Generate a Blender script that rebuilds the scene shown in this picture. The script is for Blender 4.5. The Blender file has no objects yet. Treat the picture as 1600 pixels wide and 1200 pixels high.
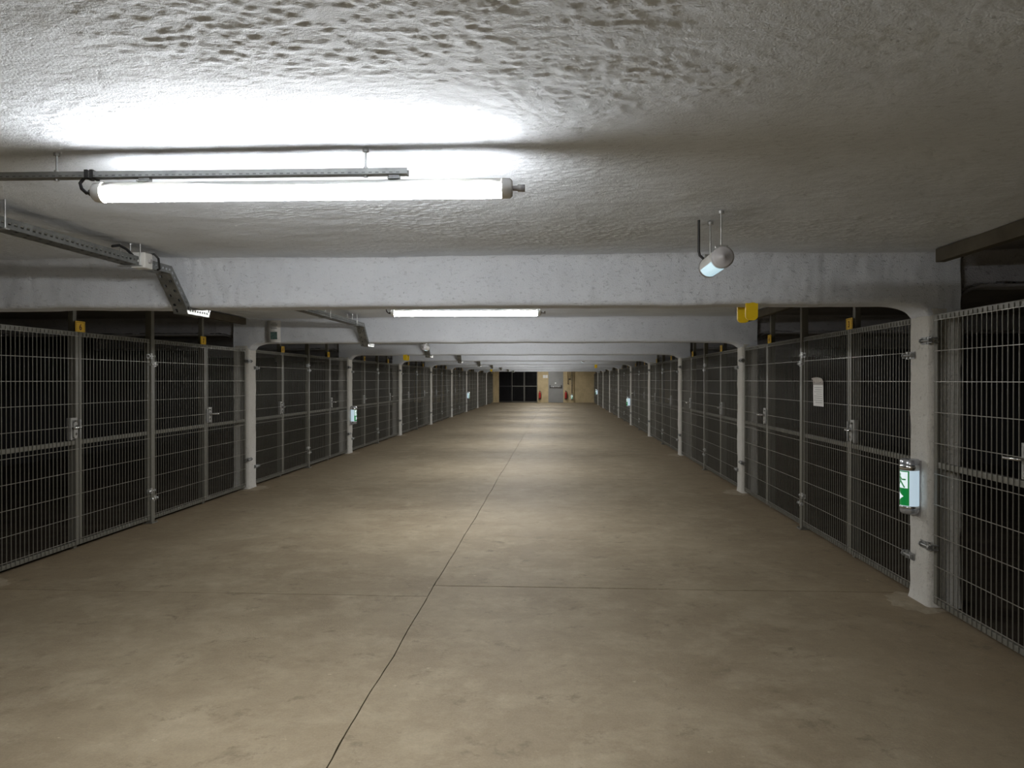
import bpy, bmesh, math, random
import numpy as np
from mathutils import Vector, Matrix

random.seed(7)
SC = bpy.context.scene
COL = SC.collection
PI = math.pi

# ------------------------------------------------------------------ camera, world, exposure
CAM_H = 1.5
cam_d = bpy.data.cameras.new('camera')
cam_d.sensor_width = 36.0
cam_d.lens = 36.0 * 1200 / 1600
cam_d.clip_start = 0.05
cam_d.clip_end = 200
cam = bpy.data.objects.new('camera', cam_d)
COL.objects.link(cam)
cam.location = (0, 0, CAM_H)
cam.rotation_euler = (math.radians(90 - 0.29), 0, math.atan(70 / 1200))
SC.camera = cam

w = bpy.data.worlds.new('world')
w.use_nodes = True
w.node_tree.nodes['Background'].inputs[0].default_value = (0, 0, 0, 1)
w.node_tree.nodes['Background'].inputs[1].default_value = 0.0
SC.world = w

SC.view_settings.view_transform = 'Standard'
SC.view_settings.look = 'None'
SC.view_settings.exposure = 1.0
SC.view_settings.gamma = 1.0
SC.view_settings.use_curve_mapping = False
SC.cycles.max_bounces = 8
SC.cycles.diffuse_bounces = 6

TUBE_POWER = 62.0
TUBE_COLOUR = (1.0, 0.99, 0.965)

# ------------------------------------------------------------------ layout
BAY = 5.1
Y0 = 0.10                 # front face of beam 0
BW = 0.28                 # beam / pillar thickness along the aisle
XL, XR = -4.22, 2.44      # aisle faces of the pillars
FL, FR = -4.265, 2.485    # fence planes
PW = 0.22                 # pillar width across
ZC, ZB = 2.34, 2.01       # ceiling, beam underside
YFAR = 51.25
YREAR = -5.3
XWL, XWR = -9.6, 7.7


def yb(i):
    return Y0 + BAY * i

# ------------------------------------------------------------------ numpy value noise


def _hash(ix, iy, seed):
    n = (ix.astype(np.int64) * 374761393 + iy.astype(np.int64) * 668265263 + seed * 974634777) & 0xFFFFFFFF
    n = ((n ^ (n >> 13)) * 1274126177) & 0xFFFFFFFF
    n = n ^ (n >> 16)
    return (n & 0xFFFF) / 65535.0


def vnoise(x, y, seed=0):
    x = np.asarray(x, float)
    y = np.asarray(y, float)
    ix, iy = np.floor(x), np.floor(y)
    fx, fy = x - ix, y - iy
    fx = fx * fx * (3 - 2 * fx)
    fy = fy * fy * (3 - 2 * fy)
    a = _hash(ix, iy, seed)
    b = _hash(ix + 1, iy, seed)
    c = _hash(ix, iy + 1, seed)
    d = _hash(ix + 1, iy + 1, seed)
    return (a * (1 - fx) + b * fx) * (1 - fy) + (c * (1 - fx) + d * fx) * fy


def fbm(x, y, seed=0, octaves=3):
    s = 0
    a = 0.5
    for o in range(octaves):
        s = s + a * vnoise(x * 2 ** o, y * 2 ** o, seed + o * 17)
        a *= 0.5
    return s / (1 - 0.5 ** octaves)

# ------------------------------------------------------------------ materials


def new_mat(name):
    m = bpy.data.materials.new(name)
    m.use_nodes = True
    nt = m.node_tree
    return m, nt, nt.nodes['Principled BSDF']


def ramp(nt, stops):
    r = nt.nodes.new('ShaderNodeValToRGB')
    el = r.color_ramp.elements
    while len(el) < len(stops):
        el.new(0.5)
    for e, (p, c) in zip(el, stops):
        e.position = p
        e.color = (*c, 1) if len(c) == 3 else c
    return r


def noise(nt, vec, scale, detail=4, rough=0.55, dist=0.0):
    n = nt.nodes.new('ShaderNodeTexNoise')
    n.inputs['Scale'].default_value = scale
    n.inputs['Detail'].default_value = detail
    n.inputs['Roughness'].default_value = rough
    n.inputs['Distortion'].default_value = dist
    if vec is not None:
        nt.links.new(vec, n.inputs['Vector'])
    return n


def coords(nt, scale=(1, 1, 1), kind='Object'):
    g = nt.nodes.new('ShaderNodeTexCoord')
    mp = nt.nodes.new('ShaderNodeMapping')
    mp.inputs['Scale'].default_value = scale
    nt.links.new(g.outputs[kind], mp.inputs['Vector'])
    return mp.outputs['Vector']


def mix_col(nt, fac, a, b, mode='MIX'):
    m = nt.nodes.new('ShaderNodeMix')
    m.data_type = 'RGBA'
    m.blend_type = mode
    for sock, v in ((m.inputs[0], fac), (m.inputs[6], a), (m.inputs[7], b)):
        if hasattr(v, 'is_output'):
            nt.links.new(v, sock)
        elif isinstance(v, (int, float)):
            sock.default_value = v
        else:
            sock.default_value = (*v, 1)
    return m.outputs[2]


def bump(nt, height, strength, distance, normal=None):
    b = nt.nodes.new('ShaderNodeBump')
    b.inputs['Strength'].default_value = strength
    b.inputs['Distance'].default_value = distance
    nt.links.new(height, b.inputs['Height'])
    if normal is not None:
        nt.links.new(normal, b.inputs['Normal'])
    return b.outputs['Normal']


def plaster(name, base, dark, grain=55, pit=0.5, rough=0.8):
    """sprayed, painted concrete: mottled, with scattered pits"""
    m, nt, p = new_mat(name)
    v = coords(nt)
    n1 = noise(nt, v, 2.2, 5, 0.6)
    c = mix_col(nt, ramp_fac(nt, n1.outputs['Fac'], 0.3, 0.72), dark, base)
    vs = coords(nt, (0.55, 1.25, 1.0))
    n2 = noise(nt, vs, grain, 3, 0.6, 0.4)
    r2 = ramp_fac(nt, n2.outputs['Fac'], 0.28, 0.42)
    c2 = mix_col(nt, r2, tuple(x * (1 - 0.45 * pit) for x in dark), c)
    nt.links.new(c2, p.inputs['Base Color'])
    p.inputs['Roughness'].default_value = 0.85
    p.inputs['Specular IOR Level'].default_value = 0.2
    n3 = noise(nt, v, grain * 2.2, 3, 0.6)
    nrm = bump(nt, n3.outputs['Fac'], rough, 0.007)
    nrm = bump(nt, r2, 0.75 * rough, 0.006, nrm)
    nt.links.new(nrm, p.inputs['Normal'])
    return m


def ramp_fac(nt, fac, lo, hi):
    mr = nt.nodes.new('ShaderNodeMapRange')
    mr.inputs['From Min'].default_value = lo
    mr.inputs['From Max'].default_value = hi
    mr.clamp = True
    nt.links.new(fac, mr.inputs['Value'])
    return mr.outputs['Result']


def plain(name, col, rough=0.5, metal=0.0, spec=0.5, var=0.12, scale=9.0):
    m, nt, p = new_mat(name)
    v = coords(nt)
    n = noise(nt, v, scale, 4, 0.6)
    c = mix_col(nt, ramp_fac(nt, n.outputs['Fac'], 0.3, 0.7), tuple(x * (1 - var) for x in col), tuple(min(1, x * (1 + var)) for x in col))
    nt.links.new(c, p.inputs['Base Color'])
    p.inputs['Roughness'].default_value = rough
    p.inputs['Metallic'].default_value = metal
    p.inputs['Specular IOR Level'].default_value = spec
    return m


def emit(name, col, strength, base=(0.8, 0.8, 0.8)):
    m, nt, p = new_mat(name)
    p.inputs['Base Color'].default_value = (*base, 1)
    p.inputs['Emission Color'].default_value = (*col, 1)
    p.inputs['Emission Strength'].default_value = strength
    p.inputs['Roughness'].default_value = 0.4
    return m


def floor_mat(name, light, mid, dark, rough0=0.36, edges=None):
    m, nt, p = new_mat(name)
    v = coords(nt)
    n1 = noise(nt, v, 0.8, 8, 0.68, 0.15)
    c = mix_col(nt, ramp_fac(nt, n1.outputs['Fac'], 0.38, 0.64), dark, mid)
    n2 = noise(nt, v, 2.6, 9, 0.72, 0.1)
    c = mix_col(nt, ramp_fac(nt, n2.outputs['Fac'], 0.47, 0.70), c, light)
    if edges is not None:
        # brown dust gathered along the foot of both rows
        sx = nt.nodes.new('ShaderNodeSeparateXYZ')
        nt.links.new(v, sx.inputs[0])
        ab = nt.nodes.new('ShaderNodeMath')
        ab.operation = 'ADD'
        ab.inputs[1].default_value = -edges[0]
        nt.links.new(sx.outputs['X'], ab.inputs[0])
        a2 = nt.nodes.new('ShaderNodeMath')
        a2.operation = 'ABSOLUTE'
        nt.links.new(ab.outputs[0], a2.inputs[0])
        a3 = nt.nodes.new('ShaderNodeMath')
        a3.operation = 'MULTIPLY_ADD'
        nt.links.new(n1.outputs['Fac'], a3.inputs[0])
        a3.inputs[1].default_value = 2.6
        nt.links.new(a2.outputs[0], a3.inputs[2])
        f = ramp_fac(nt, a3.outputs[0], edges[1], edges[1] + 1.5)
        c = mix_col(nt, f, c, mix_col(nt, 0.75, c, (0.215, 0.160, 0.098)))
    n4 = noise(nt, v, 4.3, 8, 0.75, 0.3)
    c = mix_col(nt, ramp_fac(nt, n4.outputs['Fac'], 0.57, 0.74), c, tuple(x * 0.60 for x in dark))
    n6 = noise(nt, v, 11, 6, 0.75)
    c = mix_col(nt, 0.30, c, mix_col(nt, n6.outputs['Fac'], (0.12, 0.12, 0.12), (0.88, 0.88, 0.88)), 'OVERLAY')
    n3 = noise(nt, v, 90, 3, 0.7)
    c = mix_col(nt, 0.22, c, mix_col(nt, n3.outputs['Fac'], (0.05, 0.05, 0.05), (0.95, 0.94, 0.9)), 'OVERLAY')
    n5 = noise(nt, v, 17, 3, 0.6)
    c = mix_col(nt, ramp_fac(nt, n5.outputs['Fac'], 0.70, 0.78), c, tuple(min(1, x * 1.35) for x in light))
    nt.links.new(c, p.inputs['Base Color'])
    r = nt.nodes.new('ShaderNodeMapRange')
    r.inputs['To Min'].default_value = rough0
    r.inputs['To Max'].default_value = rough0 + 0.25
    nt.links.new(n2.outputs['Fac'], r.inputs['Value'])
    nt.links.new(r.outputs['Result'], p.inputs['Roughness'])
    p.inputs['Specular IOR Level'].default_value = 0.09
    nrm = bump(nt, n3.outputs['Fac'], 0.35, 0.004)
    nrm = bump(nt, n6.outputs['Fac'], 0.25, 0.008, nrm)
    nt.links.new(nrm, p.inputs['Normal'])
    return m


M = {}
M['ceiling'] = plaster('sprayed_ceiling', (0.775, 0.83, 0.91), (0.70, 0.75, 0.825), 60, 0.4, 0.4)
M['beam'] = plaster('painted_beam', (0.735, 0.77, 0.83), (0.66, 0.695, 0.755), 62, 0.32)
M['pillar'] = plaster('painted_pillar', (0.66, 0.65, 0.615), (0.56, 0.545, 0.505), 48, 0.3)
M['floor'] = floor_mat('aisle_concrete', (0.345, 0.294, 0.213), (0.295, 0.247, 0.174), (0.23, 0.187, 0.127), 0.52, (-0.89, 3.6))
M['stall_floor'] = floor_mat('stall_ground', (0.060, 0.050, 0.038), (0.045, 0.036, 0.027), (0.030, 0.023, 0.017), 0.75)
M['bare'] = plaster('bare_concrete', (0.25, 0.24, 0.235), (0.18, 0.17, 0.17), 40, 0.4)  # stall ceiling: lack of light there darkened into the colour
M['barebeam'] = plaster('bare_beam', (0.42, 0.42, 0.445), (0.33, 0.33, 0.35), 40, 0.4)  # beams over the stalls: their unlit look put into a darker colour
M['joint'] = plain('joint_fill', (0.10, 0.08, 0.055), 0.9)
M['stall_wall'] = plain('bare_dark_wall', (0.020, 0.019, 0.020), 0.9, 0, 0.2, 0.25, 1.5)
M['paint'] = plain('olive_grey_paint', (0.155, 0.151, 0.127), 0.42, 0.0, 0.5, 0.06, 4)
M['wire'] = plain('olive_grey_wire', (0.165, 0.158, 0.132), 0.42, 0.2, 0.5, 0.05, 4)
M['wire_light'] = plain('worn_wire', (0.29, 0.28, 0.245), 0.34, 0.35, 0.5, 0.05, 4)  # paler tone for the horizontal wires
M['zinc'] = plain('galvanised_steel', (0.52, 0.53, 0.53), 0.34, 0.85, 0.5, 0.18, 22)
M['zinc_dark'] = plain('dull_galvanised', (0.30, 0.305, 0.30), 0.45, 0.7, 0.5, 0.2, 18)
M['slot'] = plain('pressed_slot', (0.13, 0.13, 0.13), 0.6)
M['tray'] = plain('weathered_galvanised', (0.27, 0.28, 0.275), 0.42, 0.8, 0.5, 0.25, 14)
M['capgrey'] = plain('glossy_cap', (0.50, 0.52, 0.56), 0.22, 0.6)
M['chrome'] = plain('chrome', (0.75, 0.76, 0.78), 0.16, 1.0, 0.5, 0.03)
M['brown'] = plain('brown_board', (0.105, 0.092, 0.068), 0.7, 0, 0.3, 0.2, 5)
M['yellow'] = plain('yellow_plastic', (0.80, 0.55, 0.01), 0.4, 0, 0.5, 0.05)
M['plate_yellow'] = plain('yellow_plate', (0.80, 0.50, 0.02), 0.45, 0, 0.5, 0.06)
M['digit'] = plain('dark_red_print', (0.10, 0.018, 0.006), 0.6)
M['white'] = plain('white_plastic', (0.72, 0.72, 0.70), 0.4, 0, 0.5, 0.04)
M['greyplastic'] = plain('grey_plastic', (0.42, 0.41, 0.42), 0.45)
M['black'] = plain('black_rubber', (0.018, 0.018, 0.019), 0.55)
M['paper'] = plain('paper', (0.80, 0.80, 0.79), 0.55, 0, 0.4, 0.04)
M['ink'] = plain('grey_ink', (0.16, 0.17, 0.19), 0.7)
M['photo'] = plain('printed_photo', (0.10, 0.17, 0.16), 0.3, 0, 0.5, 0.5, 30)
M['tape'] = plain('glossy_sleeve', (0.50, 0.48, 0.47), 0.12, 0, 0.6)
M['tube'] = emit('lit_tube', TUBE_COLOUR, TUBE_POWER)
M['exit_glow'] = emit('lit_exit_cover', (0.66, 0.86, 1.0), 0.26, (0.5, 0.55, 0.6))
M['sign_green'] = emit('lit_green_film', (0.0, 0.20, 0.035), 0.32, (0.0, 0.12, 0.03))
M['sign_white'] = emit('lit_white_film', (0.80, 0.95, 1.0), 0.36, (0.6, 0.6, 0.6))
M['glow_white'] = emit('lit_window', (0.60, 0.88, 1.0), 0.36, (0.6, 0.65, 0.7))
M['beige'] = plain('beige_wall', (0.50, 0.40, 0.235), 0.8, 0, 0.3, 0.14, 2.5)
M['door'] = plain('grey_door', (0.23, 0.23, 0.222), 0.4, 0, 0.5, 0.06, 3)
M['red'] = plain('red_enamel', (0.42, 0.022, 0.018), 0.28, 0, 0.5, 0.04)
M['darkgate'] = plain('dark_mesh_paint', (0.03, 0.028, 0.03), 0.6)
M['pipe'] = plain('dark_pipe', (0.05, 0.04, 0.03), 0.5)
M['tan_pipe'] = plain('tan_conduit', (0.30, 0.22, 0.12), 0.6)

# ------------------------------------------------------------------ mesh helpers


class MB:
    """collects shapes into one mesh"""

    def __init__(self):
        self.v = []
        self.f = []
        self.mi = []
        self.sm = []

    def add(self, verts, faces, mi=0, smooth=False):
        o = len(self.v)
        self.v += [tuple(p) for p in verts]
        for f in faces:
            self.f.append(tuple(i + o for i in f))
            self.mi.append(mi)
            self.sm.append(smooth)

    def box(self, x0, x1, y0, y1, z0, z1, mi=0):
        vs = [(x0, y0, z0), (x1, y0, z0), (x1, y1, z0), (x0, y1, z0), (x0, y0, z1), (x1, y0, z1), (x1, y1, z1), (x0, y1, z1)]
        self.add(vs, [(0, 3, 2, 1), (4, 5, 6, 7), (0, 1, 5, 4), (1, 2, 6, 5), (2, 3, 7, 6), (3, 0, 4, 7)], mi)

    def cbox(self, x0, x1, y0, y1, z0, z1, c, mi=0):
        """box with chamfered edges"""
        bm = bmesh.new()
        r = bmesh.ops.create_cube(bm, size=1)
        for v in bm.verts:
            v.co = ((x0 + x1) / 2 + v.co.x * (x1 - x0), (y0 + y1) / 2 + v.co.y * (y1 - y0), (z0 + z1) / 2 + v.co.z * (z1 - z0))
        bmesh.ops.bevel(bm, geom=bm.edges[:], offset=c, segments=2, profile=0.5, affect='EDGES')
        bm.verts.index_update()
        self.add([v.co[:] for v in bm.verts], [[v.index for v in f.verts] for f in bm.faces], mi)
        bm.free()

    def cyl(self, p0, p1, r, n=12, mi=0, r1=None, caps=True, smooth=True):
        p0, p1 = Vector(p0), Vector(p1)
        d = (p1 - p0).normalized()
        a = d.orthogonal().normalized()
        b = d.cross(a)
        r1 = r if r1 is None else r1
        vs = []
        for p, rr in ((p0, r), (p1, r1)):
            for k in range(n):
                t = 2 * PI * k / n
                vs.append(p + a * (rr * math.cos(t)) + b * (rr * math.sin(t)))
        self.add(vs, [(k, (k + 1) % n, n + (k + 1) % n, n + k) for k in range(n)], mi, smooth)
        if caps:
            self.add(vs[:n], [tuple(range(n - 1, -1, -1))], mi)
            self.add(vs[n:], [tuple(range(n))], mi)

    def lathe(self, prof, n=20, mi=0, origin=(0, 0, 0), axis='Z'):
        vs = []
        for r, h in prof:
            for k in range(n):
                t = 2 * PI * k / n
                q = (r * math.cos(t), r * math.sin(t), h)
                if axis == 'X':
                    q = (q[2], q[0], q[1])
                elif axis == 'Y':
                    q = (q[1], q[2], q[0])
                vs.append((q[0] + origin[0], q[1] + origin[1], q[2] + origin[2]))
        fs = []
        for j in range(len(prof) - 1):
            for k in range(n):
                fs.append((j * n + k, j * n + (k + 1) % n, (j + 1) * n + (k + 1) % n, (j + 1) * n + k))
        self.add(vs, fs, mi, True)

    def tube(self, pts, r, n=8, mi=0):
        pts = [Vector(p) for p in pts]
        rings = []
        a = None
        for i, p in enumerate(pts):
            d = (pts[min(i + 1, len(pts) - 1)] - pts[max(i - 1, 0)]).normalized()
            if a is None:
                a = d.orthogonal().normalized()
            else:
                a = (a - d * a.dot(d)).normalized()
            b = d.cross(a)
            rings.append([p + a * (r * math.cos(2 * PI * k / n)) + b * (r * math.sin(2 * PI * k / n)) for k in range(n)])
        vs = [q for ring in rings for q in ring]
        fs = [(j * n + k, j * n + (k + 1) % n, (j + 1) * n + (k + 1) % n, (j + 1) * n + k) for j in range(len(rings) - 1) for k in range(n)]
        self.add(vs, fs, mi, True)
        self.add(rings[0], [tuple(range(n - 1, -1, -1))], mi)
        self.add(rings[-1], [tuple(range(n))], mi)

    def prism(self, poly, y0, y1, mi=0):
        """polygon in (x, z) extruded along y"""
        n = len(poly)
        vs = [(x, y0, z) for x, z in poly] + [(x, y1, z) for x, z in poly]
        fs = [(k, (k + 1) % n, n + (k + 1) % n, n + k) for k in range(n)]
        self.add(vs, fs + [tuple(range(n - 1, -1, -1)), tuple(range(n, 2 * n))], mi)

    def mesh(self, name, mats):
        me = bpy.data.meshes.new(name)
        me.from_pydata(self.v, [], self.f)
        for m in (mats if isinstance(mats, (list, tuple)) else [mats]):
            me.materials.append(m)
        me.polygons.foreach_set('material_index', self.mi)
        me.polygons.foreach_set('use_smooth', self.sm)
        bm = bmesh.new()
        bm.from_mesh(me)
        bmesh.ops.recalc_face_normals(bm, faces=bm.faces)
        bm.to_mesh(me)
        bm.free()
        me.update()
        return me


def link(name, me, parent=None, loc=(0, 0, 0), rz=0.0):
    o = bpy.data.objects.new(name, me)
    COL.objects.link(o)
    if parent is not None:
        o.parent = parent
    o.location = loc
    o.rotation_euler = (0, 0, rz)
    return o


def thing(name, label, cat, loc=(0, 0, 0), rz=0.0, group=None, me=None):
    o = link(name, me, None, loc, rz)
    o['label'] = label
    o['category'] = cat
    if group:
        o['group'] = group
    return o


def struct(o):
    o['kind'] = 'structure'
    return o


def grid_mesh(name, P, mat, smooth=True, flip=False):
    """P: array (rows, cols, 3)"""
    r, c, _ = P.shape
    idx = np.arange(r * c).reshape(r, c)
    q = np.stack([idx[:-1, :-1], idx[:-1, 1:], idx[1:, 1:], idx[1:, :-1]], -1).reshape(-1, 4)
    if flip:
        q = q[:, ::-1]
    me = bpy.data.meshes.new(name)
    me.vertices.add(r * c)
    me.vertices.foreach_set('co', P.reshape(-1).astype(np.float32))
    nf = len(q)
    me.loops.add(nf * 4)
    me.loops.foreach_set('vertex_index', q.reshape(-1).astype(np.int32))
    me.polygons.add(nf)
    me.polygons.foreach_set('loop_start', np.arange(0, nf * 4, 4, dtype=np.int32))
    me.polygons.foreach_set('use_smooth', np.full(nf, smooth))
    me.materials.append(mat)
    me.update(calc_edges=True)
    me.validate()
    return me


def ordinal(n):
    return ['', 'first', 'second', 'third', 'fourth', 'fifth', 'sixth', 'seventh', 'eighth', 'ninth', 'tenth'][n]

# ------------------------------------------------------------------ structure: floor


def wob(t, seed, amp):
    return amp * (float(fbm(np.array(t * 1.7), np.array(0.3), seed, 4)) - 0.5) * 2


def slab_mesh(name, x0, x1, y0, y1, seams, mat, top=0.0, step=0.06):
    """slab whose edges at seams ('x0','x1','y0','y1') wander like a worn joint"""
    g = 0.0030
    gt = 0.0085 if x0 > -2 else 0.004          # the cross joint gapes on the right-hand slabs

    def edge(a, b, fixed, axis, seam, sgn, seed):
        n = max(2, int(abs(b - a) / step)) if seam else 1
        out = []
        for k in range(n):
            t = a + (b - a) * k / n
            o = 0.0
            if seam:
                base = wob(t, seed, 0.014)
                chip = max(0.0, wob(t * 3.1 + sgn * 40, seed + 5, 0.014) - 0.006)
                o = base + sgn * ((gt if axis == 'x' else g) + chip)
            out.append((t, fixed + o) if axis == 'x' else (fixed + o, t))
        return out
    pts = edge(x0, x1, y0, 'x', 'y0' in seams, 1, 31) + edge(y0, y1, x1, 'y', 'x1' in seams, -1, 77) + \
        edge(x1, x0, y1, 'x', 'y1' in seams, -1, 31) + edge(y1, y0, x0, 'y', 'x0' in seams, 1, 77)
    n = len(pts)
    mb = MB()
    vs = [(x, y, top) for x, y in pts] + [(x, y, top - 0.03) for x, y in pts]
    mb.add(vs, [tuple(range(n))] + [(k, n + k, n + (k + 1) % n, (k + 1) % n) for k in range(n)])
    return mb.mesh(name, mat)


fb = MB()
fb.box(XWL, XWR, YREAR, YFAR + 4, -0.16, -0.03)
floor = struct(link('floor', fb.mesh('floor', M['joint'])))
XJ = -0.89
SL, SRR = FL - 0.06, FR + 0.06
for (a, b, c, d, seams, mk) in (
        (SL, XJ, YREAR, 5.28, ('x1', 'y1'), 'floor'), (SL, XJ, 5.28, YFAR + 4, ('x1', 'y0'), 'floor'),
        (XJ, SRR, YREAR, 5.56, ('x0', 'y1'), 'floor'), (XJ, SRR, 5.56, YFAR + 4, ('x0', 'y0'), 'floor'),
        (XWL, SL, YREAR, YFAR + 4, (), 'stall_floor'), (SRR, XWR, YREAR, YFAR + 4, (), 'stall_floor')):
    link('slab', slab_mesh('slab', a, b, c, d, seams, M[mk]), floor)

# ------------------------------------------------------------------ structure: ceiling


def ceil_z(X, Y, fine):
    z = ZC - 0.018 * (fbm(X * 0.9, Y * 0.9, 3, 3) - 0.5) * 2
    if fine:
        # sprayed coat: small clots and torn dents, denser in some patches
        n = fbm(X * 40 + 0.8 * vnoise(X * 13, Y * 13, 5), Y * 56, 11, 3)
        patch = np.clip((fbm(X * 1.3, Y * 1.6, 21, 3) - 0.36) / 0.25, 0.30, 1.0)
        z = z - patch * 0.0029 * np.clip((n - 0.52) / 0.14, 0, 1)
        z = z - 0.0016 * (fbm(X * 58, Y * 66, 41, 2) - 0.5)
        z = z - 0.006 * (fbm(X * 7, Y * 9, 71, 2) - 0.5)
    return z


xs = np.concatenate([np.arange(FL - 0.13, -4.1, 0.03), np.arange(-4.1, 2.3, 0.008), np.arange(2.3, FR + 0.14, 0.02)])
ys = np.concatenate([np.arange(YREAR, 1.45, 0.2), np.arange(1.45, 5.35, 0.0075)])
X, Y = np.meshgrid(xs, ys)
struct(link('ceiling', grid_mesh('ceiling', np.stack([X, Y, ceil_z(X, Y, True)], -1), M['ceiling'], True, True)))
xs = np.arange(FL - 0.13, FR + 0.16, 0.1)
ys = np.arange(5.33, YFAR + 0.5, 0.12)
X, Y = np.meshgrid(xs, ys)
struct(link('ceiling', grid_mesh('ceiling', np.stack([X, Y, ceil_z(X, Y, False)], -1), M['ceiling'], True, True)))

for a, b in ((XWL - 0.1, FL - 0.10), (FR + 0.10, XWR + 0.1)):           # soffit over the stalls, its shade put into the colour
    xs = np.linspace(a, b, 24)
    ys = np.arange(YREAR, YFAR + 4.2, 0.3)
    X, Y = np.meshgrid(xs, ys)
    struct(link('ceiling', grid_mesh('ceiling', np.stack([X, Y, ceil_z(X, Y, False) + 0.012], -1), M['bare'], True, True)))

# ------------------------------------------------------------------ structure: beams and pillars


def beam_mesh(i, x0, x1, zbase, BW, mat, stall):
    dx = 0.12 if stall else {0: 0.1, 1: 0.016, 2: 0.035}.get(i, 0.07)
    xs = np.arange(x0, x1 + dx * 0.5, dx)
    if stall:
        xs = np.unique(np.concatenate([xs, np.linspace(x0, x0 + 0.4, 9), np.linspace(x1 - 0.4, x1, 9)]))
    yo = yb(i) + 0.14
    prof = []
    R = 0.075
    for k in range(7):                                    # cove into the ceiling
        t = PI / 2 * k / 6
        prof.append((-BW / 2 - R + R * math.sin(t), 1.0, -R + R * math.cos(t) + 0.02, 0))
    for k in range(1, 7):
        prof.append((-BW / 2, 1 - k / 7, 0, 0))
    e = 0.035
    for k in range(4):
        t = PI / 2 * k / 3
        prof.append((-BW / 2 + e - e * math.cos(t), 0.0, e - e * math.sin(t), 1))
    half = prof
    prof = half + [(-a, b, c, d) for a, b, c, d in reversed(half)]
    n = len(prof)
    P = np.zeros((len(xs), n, 3))

    def drop(x):
        o = np.zeros_like(x)
        for lo, hi in ((XL - PW, XL), (XR, XR + PW)):
            t = np.maximum(np.maximum(lo - x, x - hi), 0)
            q = np.clip(t / (0.13 if i == 1 and lo < 0 and not stall else 0.23), 0, 1)
            o = np.maximum(o, 0.092 * (1 - np.sqrt(np.clip(1 - (1 - q) ** 2, 0, 1))))
        return o
    zb = zbase - drop(xs) + 0.010 * (fbm(xs * 2.3, xs * 0 + i * 3.7, 50 + i, 4) - 0.5) * 2 - 0.004
    for j, (yy, f, dz, lowr) in enumerate(prof):
        top = ZC - 0.075
        z = zb + (top - zb) * f + dz if f < 1.0 else (ZC + dz) * np.ones_like(xs)
        if f == 0.0:
            z = zb + dz
        P[:, j, 0] = xs
        P[:, j, 1] = yo + yy
        P[:, j, 2] = z
    nz = fbm(P[:, :, 0] * 9, P[:, :, 2] * 9 + P[:, :, 1] * 5, 60 + i, 3) - 0.5
    P[:, :, 1] += nz * 0.02 * np.sign(P[:, :, 1] - yo)
    if dx < 0.04:
        nf = fbm(P[:, :, 0] * 26, P[:, :, 2] * 30 + P[:, :, 1] * 11, 90, 2) - 0.5
        P[:, :, 1] += nf * 0.016 * np.sign(P[:, :, 1] - yo)
    return grid_mesh('beam', P, mat, True, True)


def pillar_mesh(seed, x0):
    mb = MB()
    rows = 46
    cr = 0.028
    ring = []
    for cx, cy, a0 in ((PW - cr, BW - cr, 0), (cr, BW - cr, 90), (cr, cr, 180), (PW - cr, cr, 270)):
        for k in range(4):
            t = math.radians(a0 + 30 * k)
            ring.append((cx + cr * math.cos(t), cy + cr * math.sin(t)))
    full = []
    for k in range(len(ring)):
        a, b = ring[k], ring[(k + 1) % len(ring)]
        full.append(a)
        if math.hypot(b[0] - a[0], b[1] - a[1]) > 0.06:
            full += [(a[0] + (b[0] - a[0]) * q, a[1] + (b[1] - a[1]) * q) for q in (0.25, 0.5, 0.75)]
    n = len(full)
    R = np.array(full)
    c = np.array([PW / 2, BW / 2])
    vs = []
    zt = ZB - 0.04
    for j in range(rows + 1):
        z = -0.01 + (zt + 0.01) * j / rows
        flare = 1 + 0.07 * math.exp(-max(z, 0) / 0.03)
        d = R - c
        ang = np.arctan2(d[:, 1], d[:, 0])
        nn = fbm(ang * 1.6 + 9 + seed, np.full(n, z * 11.0), seed, 3) - 0.5
        k = flare * (1 + 0.12 * nn)
        pos = c + d * k[:, None]
        vs += [(x0 + p[0], p[1], z) for p in pos]
    fs = [(j * n + k, j * n + (k + 1) % n, (j + 1) * n + (k + 1) % n, (j + 1) * n + k) for j in range(rows) for k in range(n)]
    mb.add(vs, fs, 0, True)
    mb.add(vs[-n:], [tuple(range(n))])
    return mb.mesh('pillar', M['pillar'])


def mortar_mesh(seed, sx):
    rnd = random.Random(seed)
    n = 26
    mb = MB()
    vs, vi = [], []
    for k in range(n):
        t = 2 * PI * k / n
        r = 1 + 0.35 * (rnd.random() - 0.5)
        vs.append((sx * (0.0 + 0.20 * r * math.cos(t)), BW / 2 - 0.02 + 0.25 * r * math.sin(t), 0.0005))
        vi.append((sx * (0.0 + 0.14 * r * math.cos(t)), BW / 2 - 0.02 + 0.19 * r * math.sin(t), 0.005))
    mb.add(vs + vi, [(k, (k + 1) % n, n + (k + 1) % n, n + k) for k in range(n)] + [tuple(range(n, 2 * n))], 0, True)
    return mb.mesh('mortar_patch', M['mortar'])


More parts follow.
